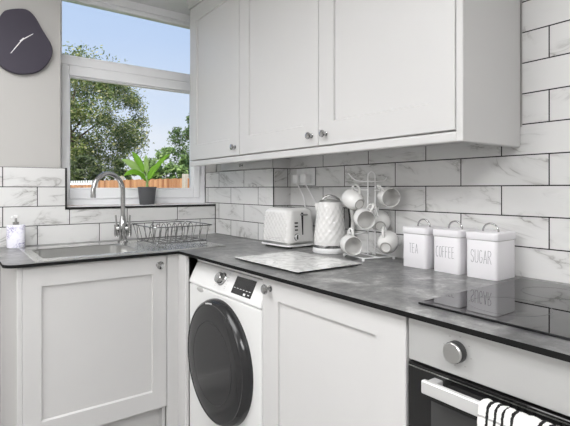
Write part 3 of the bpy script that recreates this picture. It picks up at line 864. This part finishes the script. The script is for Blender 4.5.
def mug_tree():
    t = thing('mug_tree', 'white wire mug tree standing on worktop beside the kettle', 'mug tree', (PX, PY, WT))
    s = .073; wr = .0026
    zb = WT+.011
    rot = Matrix.Rotation(math.radians(-13), 4, 'Z')
    cs = [Vector((PX-.010, PY+.007, zb))+rot @ Vector(v) for v in ((-s, -s, 0), (s, -s, 0), (s, s, 0), (-s, s, 0))]
    base = nb(); tube(base, [c for a, b in zip(cs, cs[1:]+cs[:1]) for c in (a, a.lerp(b, .5))], wr, 8, True)
    tube(base, [cs[0].lerp(cs[1], .5), cs[2].lerp(cs[3], .5)], wr, 8)
    obj('base', base, M['white'], t, True)
    for c in cs: obj('foot', lathe(nb(), [(0, 0), (.005, 0), (.006, .004), (.006, .011), (0, .012)], 12, Matrix.Translation((c.x, c.y, WT+.0003))), M['white'], t, True)
    h = .0150; top = 1.250; c = Vector((PX, PY, 0))
    pts = [c-RV*h+UV*zb, c-RV*h+UV*(top-.01)]+[c+UV*top+RV*h*-math.cos(a)+UV*h*1.2*math.sin(a) for a in [PI*i/10 for i in range(11)]]+[c+RV*h+UV*(top-.01), c+RV*h+UV*zb]
    obj('post', tube(nb(), pts, wr, 8), M['white'], t, True)
    for hp, _ in HANG:
        side = 1 if (hp-c).dot(RV) > 0 else -1
        st = c+RV*h*side; st.z = hp.z-.012
        d = hp-st; d.z = 0
        e = st+d*1.0; tip = e+d.normalized()*.014+UV*.018
        obj('arm', tube(nb(), sm([st, st+d*.5, e, tip], 4), wr, 8), M['white'], t, True)
    z = 1.232
    obj('cross_bar', tube(nb(), sm([c-RV*.098+UV*(z+.03), c-RV*.062+UV*z, c+UV*(z-.004), c+RV*.05+UV*z, c+RV*.064+UV*(z+.012)], 5), wr, 8), M['white'], t, True)
mug_tree()

# ------------------------------------------------------------------ canisters
GLY = {'T': [((0, 1), (1, 1)), ((.5, 1), (.5, 0))], 'E': [((0, 0), (0, 1)), ((0, 1), (.9, 1)), ((0, .55), (.75, .55)), ((0, 0), (.9, 0))],
       'A': [((0, 0), (.5, 1)), ((.5, 1), (1, 0)), ((.17, .32), (.83, .32))], 'F': [((0, 0), (0, 1)), ((0, 1), (.9, 1)), ((0, .55), (.75, .55))],
       'R': [((0, 0), (0, 1)), ((0, 1), (.7, .97)), ((.7, .97), (.95, .8)), ((.95, .8), (.7, .58)), ((.7, .58), (0, .52)), ((.3, .54), (1, 0))],
       'U': [((0, 1), (0, .2)), ((0, .2), (.22, .02)), ((.22, .02), (.75, .02)), ((.75, .02), (1, .2)), ((1, .2), (1, 1))]}
def curve_pts(f, n): return [(f(i/n), f((i+1)/n)) for i in range(n)]
ell = lambda a0, a1, n: [((.5+.5*math.cos(a0+(a1-a0)*i/n), .5+.5*math.sin(a0+(a1-a0)*i/n)), (.5+.5*math.cos(a0+(a1-a0)*(i+1)/n), .5+.5*math.sin(a0+(a1-a0)*(i+1)/n))) for i in range(n)]
GLY['O'] = ell(0, 2*PI, 14); GLY['C'] = ell(.9, 2*PI-.9, 11)
GLY['G'] = ell(.9, 2*PI-.35, 12)+[((.97, .33), (.97, .42)), ((.97, .42), (.55, .42))]
SS = [(.95, .84), (.7, .98), (.3, .98), (.05, .8), (.15, .6), (.5, .5), (.87, .38), (.97, .18), (.7, .02), (.3, .02), (.03, .17)]
GLY['S'] = list(zip(SS, SS[1:]))
def lettering(word, xf, yc, zc, hgt, wid, gap, sw):
    g = nb(); tot = len(word)*wid+(len(word)-1)*gap
    for i, ch in enumerate(word):
        ys = yc+tot/2-i*(wid+gap)
        for (a, b) in GLY[ch]:
            A = Vector((xf, ys-a[0]*wid, zc+(a[1]-.5)*hgt)); B = Vector((xf, ys-b[0]*wid, zc+(b[1]-.5)*hgt))
            d = (B-A).normalized(); n = Vector((0, -d.z, d.y))*sw/2
            A = A-d*sw*.3; B = B+d*sw*.3
            vs = [g.verts.new(p+Vector((o, 0, 0))) for o in (-.0004, .0006) for p in (A+n, B+n, B-n, A-n)]
            for q in ((0, 1, 2, 3), (4, 5, 6, 7), (0, 1, 5, 4), (1, 2, 6, 5), (2, 3, 7, 6), (3, 0, 4, 7)): g.faces.new([vs[k] for k in q])
    bmesh.ops.recalc_face_normals(g, faces=g.faces); return g
def canister(word, lab, ya, yb, xf, xb, wid, gap):
    t = thing('storage_canister', lab, 'canister', ((xf+xb)/2, (ya+yb)/2, WT), 'white lettered storage canisters')
    obj('tin', vrbox(nb(), xf, xb, yb, ya, WT+.0004, WT+.122, .012, 4, .0012), M['canister'], t, True)
    ld = nb(); vrbox(ld, xf-.0028, xb+.0028, yb-.0028, ya+.0028, WT+.1235, WT+.1475, .013, 4, .003)
    l = obj('lid', ld, M['canister'], t, True)
    vrb = vrbox(nb(), xf+.001, xb-.001, yb+.001, ya-.001, WT+.121, WT+.1236, .012, 4); obj('lid_seal', vrb, M['grey'], t)
    yc = (ya+yb)/2; xc = (xf+xb)/2
    obj('lid_handle', tube(nb(), arc((xc, yc, WT+.1475), .0265, 0, PI, 14, (0, 1, 0), (0, 0, 1)), .0031, 10), M['chrome'], l, True)
    le = obj('lettering', lettering(word, xf, yc+(-.001 if word == 'SUGAR' else .002), WT+.071, {'TEA': .034, 'COFFEE': .037, 'SUGAR': .041}[word], wid, gap, .001), M['ink'], t)
    le['label'] = 'thin grey capitals reading '+word
canister('TEA', 'white tin canister lettered TEA', -1.538, -1.644, -.146, -.03, .0095, .0045)
canister('COFFEE', 'white tin canister lettered COFFEE', -1.671, -1.774, -.146, -.03, .0085, .0038)
canister('SUGAR', 'white tin canister lettered SUGAR', -1.797, -1.903, -.146, -.026, .0105, .0042)

# ------------------------------------------------------------------ clock
def clock():
    cr = [(30, 45), (75, 38), (120, 40), (150, 58), (175, 90), (200, 135), (225, 175), (243, 207), (251, 240), (243, 275), (220, 310), (190, 335), (150, 348), (100, 351), (60, 343), (25, 327), (-8, 300), (-30, 262), (-38, 220), (-34, 170), (-22, 125), (-5, 85), (10, 60)]
    def W(px, py, y=-.02):
        d = FV+RV*((px-285)/FPX)+UV*((HY-py)/FPX); s = (y-CAM.y)/d.y; return CAM+d*s
    P = [W(a/4.7375, b/4.7375) for a, b in cr]
    pts = sm([P[-1]]+P+[P[0], P[1]], 4)[4:-4]
    ctr = W(105/4.7375, 188/4.7375)
    t = thing('wall_clock', 'dark plum pebble shaped wall clock left of window', 'clock', (ctr.x, .008, ctr.z))
    bm = nb(); n = len(pts)
    rg = []
    for yy, s in ((.0078, .985), (-.004, 1.0), (-.013, .995), (-.0165, .975)):
        rg.append([bm.verts.new((ctr.x+(p.x-ctr.x)*s, yy, ctr.z+(p.z-ctr.z)*s)) for p in pts])
    for a, b in zip(rg, rg[1:]):
        for i in range(n): bm.faces.new((a[i], a[(i+1) % n], b[(i+1) % n], b[i]))
    bm.faces.new(rg[-1]); bm.faces.new(rg[0]); bmesh.ops.recalc_face_normals(bm, faces=bm.faces)
    obj('face', bm, M['clock'], t, True)
    def hand(nm, a, w0, w1, yy):
        e = W(a[0]/4.7375, a[1]/4.7375); d = (e-ctr); d.y = 0; L = d.length; d.normalize(); nn = Vector((-d.z, 0, d.x))
        b = nb(); q = [ctr-d*.012+nn*w0, e+nn*w1, e-nn*w1, ctr-d*.012-nn*w0]
        vs = [b.verts.new((p.x, yv, p.z)) for yv in (yy, yy-.0012) for p in q]
        for f in ((0, 1, 2, 3), (4, 5, 6, 7), (0, 1, 5, 4), (1, 2, 6, 5), (2, 3, 7, 6), (3, 0, 4, 7)): b.faces.new([vs[k] for k in f])
        bmesh.ops.recalc_face_normals(b, faces=b.faces)
        obj(nm, b, M['white'], t)
    hand('hour_hand', (157, 160), .0028, .0014, -.0180); hand('minute_hand', (51, 252), .0028, .0014, -.0195)
    obj('spindle', lathe(nb(), [(0, 0), (.004, 0), (.004, .005), (0, .005)], 14, Matrix.Translation((ctr.x, -.0166, ctr.z)) @ Matrix.Rotation(PI/2, 4, 'X')), M['white'], t)
clock()

# ------------------------------------------------------------------ potted plant on the sill
def plant():
    x, y, z = -.543, .062, 1.1022
    t = thing('potted_plant', 'green leafy plant in dark grey pot on the window sill', 'plant', (x, y, z))
    pot = obj('pot', lathe(nb(), [(0, 0), (.041, 0), (.043, .003), (.053, .098), (.056, .1), (.056, .108), (.051, .108), (.049, .094), (0, .094)], 36, Matrix.Translation((x, y, z))), M['pot'], t, True)
    obj('soil', lathe(nb(), [(0, .098), (.03, .097), (.0495, .095)], 24, Matrix.Translation((x, y, z))), M['soil'], pot, True)
    o = Vector((x, y, z+.097))
    def at(px, py, yy):
        d = FV+RV*((px-285)/FPX)+UV*((HY-py)/FPX); s = (yy-CAM.y)/d.y; return CAM+d*s
    # tip pixel, depth, width, start fraction of blade, mat, side vector hint, sag
    obj('stem', tube(nb(), [o-UV*.004, o+UV*.02, o+UV*.044], [.009, .008, .006], 10), M['leaf_pale'], t, True)
    o = o+UV*.04
    h_ = (-.59, -.62, .38)
    LV = [((121.5, 159.5), .10, .021, .25, 'leaf_pale', h_, .02), ((124, 176), -.01, .030, .06, 'leaf', (-.4, -.6, .6), .032),
          ((132, 151.5), .09, .019, .25, 'leaf', h_, .01), ((146, 155), .07, .016, .25, 'leaf_pale', h_, .0),
          ((170, 153.5), .05, .017, .10, 'leaf', h_, .005), ((161, 165), -.01, .022, .08, 'leaf', (-.4, -.7, .5), .012), ((160, 172), .03, .010, .30, 'leaf_pale', h_, -.02)]
    for (tp, yy, wd, f0, mt, side, sag) in LV:
        e = at(tp[0], tp[1], yy); L = (e-o).length
        mid = o.lerp(e, .5)+UV*(.03+sag)
        def bz(s): return o*(1-s)**2+mid*2*s*(1-s)+e*s*s
        st = nb(); tube(st, [bz(f0*i/5) for i in range(6)], [.0042, .004, .0036, .0034, .003, .003], 8)
        hint = Vector(side).normalized(); n = 12
        G = []
        b = nb()
        for i in range(n+1):
            s = f0*.92+(1-f0*.92)*i/n; p = bz(s); tg = (bz(min(1, s+.02))-bz(s-.02)).normalized()
            wv = tg.cross(hint); wv.normalize(); nn = wv.cross(tg).normalized()
            if nn.z < 0: nn = -nn
            q = i/n; hw = wd*(math.sin(PI*q**.8)**.75 if 0 < q < 1 else .03)
            G.append([b.verts.new(p+wv*hw*c+nn*(abs(c)*hw*.35)+nn*.0015*math.sin(i*2+c*3)) for c in (-1, -.5, 0, .5, 1)])
        for a, c in zip(G, G[1:]):
            for k in range(4): b.faces.new((a[k], a[k+1], c[k+1], c[k]))
        lf = obj('leaf', b, M[mt], t, True)
        m = lf.modifiers.new('t', 'SOLIDIFY'); m.thickness = .0012
        obj('stem', st, M['leaf_pale'], lf, True)
plant()

# ------------------------------------------------------------------ unseen lights added to fill the room
for (x, y, lab) in ((-1.95, -1.25, 'square white ceiling light nearer the window'), (-2.0, -3.3, 'square white ceiling light at the back of the room')):
    t = thing('ceiling_light', lab, 'light', (x, y, ZC), 'ceiling lights')
    f = nb(); s = .62
    for a in ((x-s, x+s, y-s, y-s+.02), (x-s, x+s, y+s-.02, y+s), (x-s, x-s+.02, y-s+.02, y+s-.02), (x+s-.02, x+s, y-s+.02, y+s-.02)):
        box(f, *a, ZC-.035, ZC-.0005, .002)
    obj('frame', f, M['white'], t)
    obj('diffuser', box(nb(), x-s+.021, x+s-.021, y-s+.021, y+s-.021, ZC-.03, ZC-.004), M['lamp'] if y > -2 else M['lamp_rear'], t)

M['paper'] = emis('paper_globe', (.993, .994, 1, 1), 5.6)  # glow of an out-of-view globe added for side fill
for (px_, py_, pz_, lab) in ((-3.0, -1.5, 1.62, 'large white paper globe pendant across the room from the kitchen units'),):
    t = thing('pendant_lamp', lab, 'lamp', (px_, py_, ZC))
    bm = nb(); b = bmesh.new(); bmesh.ops.create_uvsphere(b, u_segments=32, v_segments=18, radius=.32); merge(bm, b, Matrix.Translation((px_, py_, pz_)))
    obj('globe_shade', bm, M['paper'], t, True)
    obj('flex', tube(nb(), [(px_, py_, pz_+.31), (px_, py_, ZC-.03)], .004, 8), M['white'], t)
    obj('ceiling_rose', lathe(nb(), [(0, -.03), (.03, -.03), (.05, -.001), (0, -.001)], 20, Matrix.Translation((px_, py_, ZC))), M['white'], t, True)

# ------------------------------------------------------------------ garden
GZ = -.35
def ray(px, D, z=None, py=None):
    p = CAM+(FV+RV*((px-285)/FPX))*D
    p.z = z if z is not None else CAM.z+(HY-py)*D/FPX
    return p
struct('ground', box(nb(), -30, 60, .6, 70, GZ-.2, GZ), M['lawn'])
def fence():
    A = ray(30, 17.2, GZ); B = ray(230, 9.6, GZ)
    d = B-A; d.z = 0; L = d.length; d.normalize(); ang = math.atan2(d.y, d.x)
    def at(px):                      # where the fence line crosses a sight line
        r = FV+RV*((px-285)/FPX); q = A-CAM
        return (q.x*r.y-q.y*r.x)/(r.x*d.y-r.y*d.x)
    st = [0, at(64), at(97), at(121.5), at(185.5), L]
    PL = ['', 'low orange fence panel at left of window, white pickets above it', 'narrow orange fence panel seen through the arch of the tap',
          'long orange fence panel behind the potted plant', 'orange fence panel at the right edge of the window']
    QL = ['', 'low pale fence post at the left edge of the window', 'low pale fence post just left of the tap arch', '', '']
    QL[3] = 'pale concrete fence post directly behind the tap'; QL[4] = 'pale concrete fence post right of the potted plant'
    for i in range(1, 5):
        wd = st[i+1]-st[i]
        t = thing('garden_fence', PL[i], 'fence', A+d*st[i], 'wooden fence panels behind the garden')
        b = nb(); k = int((wd-.19)/.11)
        for j in range(k): box(b, .09+.11*j, .09+.11*j+.096, -.008, .008+.004*(j % 2), .05, (1.68 if i < 2 else 1.80)+.008*math.sin(j*2.1))
        obj('boards', b, M['fence'], t, world=False)
        for zz in (.35, 1.0, 1.6): obj('rail', box(nb(), .075, wd-.085, .012, .05, zz, zz+.07), M['fence'], t, world=False)
        t.rotation_euler = (0, 0, ang)
        b = nb(); box(b, -.06, .05, -.06, .06, 0, 1.9 if i > 2 else 1.72, .01)
        p = obj('fence_post', b, M['concrete'], None, world=False); p.location = A+d*st[i]; p.rotation_euler = (0, 0, ang)
        tag(p, QL[i], 'post', 'concrete fence posts')
fence()
def leaves(bm, c, rad, n, size, clumps, rnd, flat=.8):
    cl = []
    for _ in range(clumps):
        while True:
            v = Vector((rnd.uniform(-1, 1), rnd.uniform(-1, 1), rnd.uniform(-1, 1)))
            if v.length <= 1: break
        v = v.normalized()*v.length**.5
        cl.append((Vector((v.x*rad[0], v.y*rad[1], v.z*rad[2])), rnd.uniform(.1, .24)*min(rad[0], rad[2])))
    for i in range(n):
        cc, cr = cl[i % clumps]
        v = Vector([max(-1.5, min(1.5, rnd.gauss(0, q))) for q in (1, 1, flat)])*cr*.62
        p = Vector(c)+cc+v
        s = size*rnd.uniform(.6, 1.3)
        a = Vector((rnd.gauss(0, 1), rnd.gauss(0, 1), rnd.gauss(0, 1))).normalized(); b_ = a.orthogonal().normalized()
        q = [p+a*s, p+b_*s*.55, p-a*s, p-b_*s*.55]
        bm.faces.new([bm.verts.new(x) for x in q])
def tree(name, lab, cat, px, D, py_top, py_bot, wpx, n, size, clumps, mat, trunk=True, grp=None, seed=1):
    rnd = random.Random(seed)
    base = ray(px, D, GZ); zt = ray(px, D, None, py_top).z; zb = max(GZ+.1, ray(px, D, None, py_bot).z)
    c = Vector((base.x, base.y, (zt+zb)/2)); rx = wpx/2*D/FPX
    t = thing(name, lab, cat, base, grp)
    bm = nb(); leaves(bm, c, (rx, rx, (zt-zb)/2), n, size, clumps, rnd)
    obj('foliage', bm, mat, t)
    k = nb(); tube(k, [base, base+Vector((.1, 0, (c.z-GZ)*.5)), c+Vector((-.1, 0, 0)), c+Vector((.2, .1, (zt-zb)*.3))], [rx*.05, rx*.035, rx*.02, rx*.008], 10)
    for j in range(7):
        a = rnd.uniform(0, 2*PI); q0 = base.lerp(c, rnd.uniform(.55, 1.0))
        tube(k, [q0, q0+Vector((math.cos(a)*rx*.35, math.sin(a)*rx*.35, (zt-zb)*.15)), q0+Vector((math.cos(a)*rx*.65, math.sin(a)*rx*.65, (zt-zb)*.3))], [rx*.016, rx*.01, rx*.004], 8)
    obj('trunk', k, M['bark'], t, True)
tree('broadleaf_tree', 'large olive green tree filling the left of the window', 'tree', 72, 24, 55, 192, 136, 42000, .082, 260, M['tree_l'], seed=3)
tree('garden_tree', 'tall green tree at the right edge of the window', 'tree', 205, 25, 102, 190, 66, 12000, .08, 80, M['tree_r'], seed=5)
tree('bush', 'light green bush above the fence right of the plant', 'bush', 168, 21, 146, 205, 44, 6000, .09, 50, M['bush'], seed=9)
tree('hedge_shrub', 'dark shrub above the fence at the left of the window', 'shrub', 84, 18.9, 157, 205, 36, 5000, .09, 50, M['hedge'], seed=12)
tree('hedge_shrub', 'dark shrub above the fence behind the tap', 'shrub', 122, 18.6, 160, 205, 30, 4000, .09, 40, M['hedge'], seed=13)
def pickets():
    A = ray(58, 18.3, GZ); B = ray(97, 16.6, GZ); d = B-A; d.z = 0; L = d.length; d.normalize()
    t = thing('picket_fence', 'short white picket fence showing above orange fence at left', 'fence', A)
    b = nb()
    for zz in (.5, 1.7): box(b, 0, L, .02, .05, zz, zz+.08)
    obj('rails', b, M['upvc'], t, world=False)
    for i in range(int(L/.17)):
        p = nb(); x = .17*i
        prism(p, [(x, 0), (x+.09, 0), (x+.09, .018), (x, .018)], 0, 1.87)
        obj('picket', p, M['upvc'], t, world=False)
    t.rotation_euler = (0, 0, math.atan2(d.y, d.x))
pickets()

# ------------------------------------------------------------------ sky, sun, camera
wd = bpy.data.worlds.new('sky'); sc.world = wd; wd.use_nodes = True
nt = wd.node_tree; nt.nodes.clear()
out = nt.nodes.new('ShaderNodeOutputWorld'); bg = nt.nodes.new('ShaderNodeBackground'); nt.links.new(bg.outputs[0], out.inputs[0])
tc = nt.nodes.new('ShaderNodeTexCoord'); sp = nt.nodes.new('ShaderNodeSeparateXYZ'); nt.links.new(tc.outputs['Generated'], sp.inputs[0])
rp = nt.nodes.new('ShaderNodeValToRGB'); e = rp.color_ramp.elements
for _ in range(2): e.new(.5)
for k, (p_, c_) in zip(e, [(0, rgb(236, 240, 246)), (.12, rgb(222, 234, 250)), (.3, rgb(194, 216, 248)), (.8, rgb(150, 190, 240))]): k.position = p_; k.color = c_
nt.links.new(sp.outputs[2], rp.inputs[0])
mp_ = nt.nodes.new('ShaderNodeMapping'); mp_.inputs['Scale'].default_value = (1, 1, 2.5); nt.links.new(tc.outputs['Generated'], mp_.inputs[0])
nz = nt.nodes.new('ShaderNodeTexNoise'); nz.inputs['Scale'].default_value = 4; nz.inputs['Detail'].default_value = 6; nt.links.new(mp_.outputs[0], nz.inputs['Vector'])
cr = nt.nodes.new('ShaderNodeValToRGB'); cr.color_ramp.elements[0].position = .48; cr.color_ramp.elements[1].position = .75; nt.links.new(nz.outputs[0], cr.inputs[0])
mu = nt.nodes.new('ShaderNodeMath'); mu.operation = 'MULTIPLY'; mu.inputs[1].default_value = .55; nt.links.new(cr.outputs[0], mu.inputs[0])
mx = nt.nodes.new('ShaderNodeMix'); mx.data_type = 'RGBA'; nt.links.new(mu.outputs[0], mx.inputs[0]); nt.links.new(rp.outputs[0], mx.inputs[6]); mx.inputs[7].default_value = rgb(240, 243, 248)
nt.links.new(mx.outputs[2], bg.inputs[0]); bg.inputs[1].default_value = 1.0
su = bpy.data.lights.new('sun', 'SUN'); su.energy = 5.5; su.angle = .01; su.color = (1, .96, .88)
so = bpy.data.objects.new('sun', su); C.objects.link(so); so.rotation_euler = Vector((.45, .62, -.72)).to_track_quat('-Z', 'Y').to_euler()

cam = bpy.data.cameras.new('camera'); co = bpy.data.objects.new('camera', cam); C.objects.link(co)
co.location = CAM; co.rotation_euler = (PI/2, 0, -YAW)
cam.sensor_fit = 'HORIZONTAL'; cam.sensor_width = 36; cam.lens = 36*FPX/570; cam.shift_x = 0; cam.shift_y = (HY-213)/570
cam.clip_start = .02; cam.clip_end = 300
sc.camera = co
vs = sc.view_settings; vs.view_transform = 'Standard'; vs.look = 'None'; vs.gamma = 1; vs.use_curve_mapping = False; vs.exposure = 0
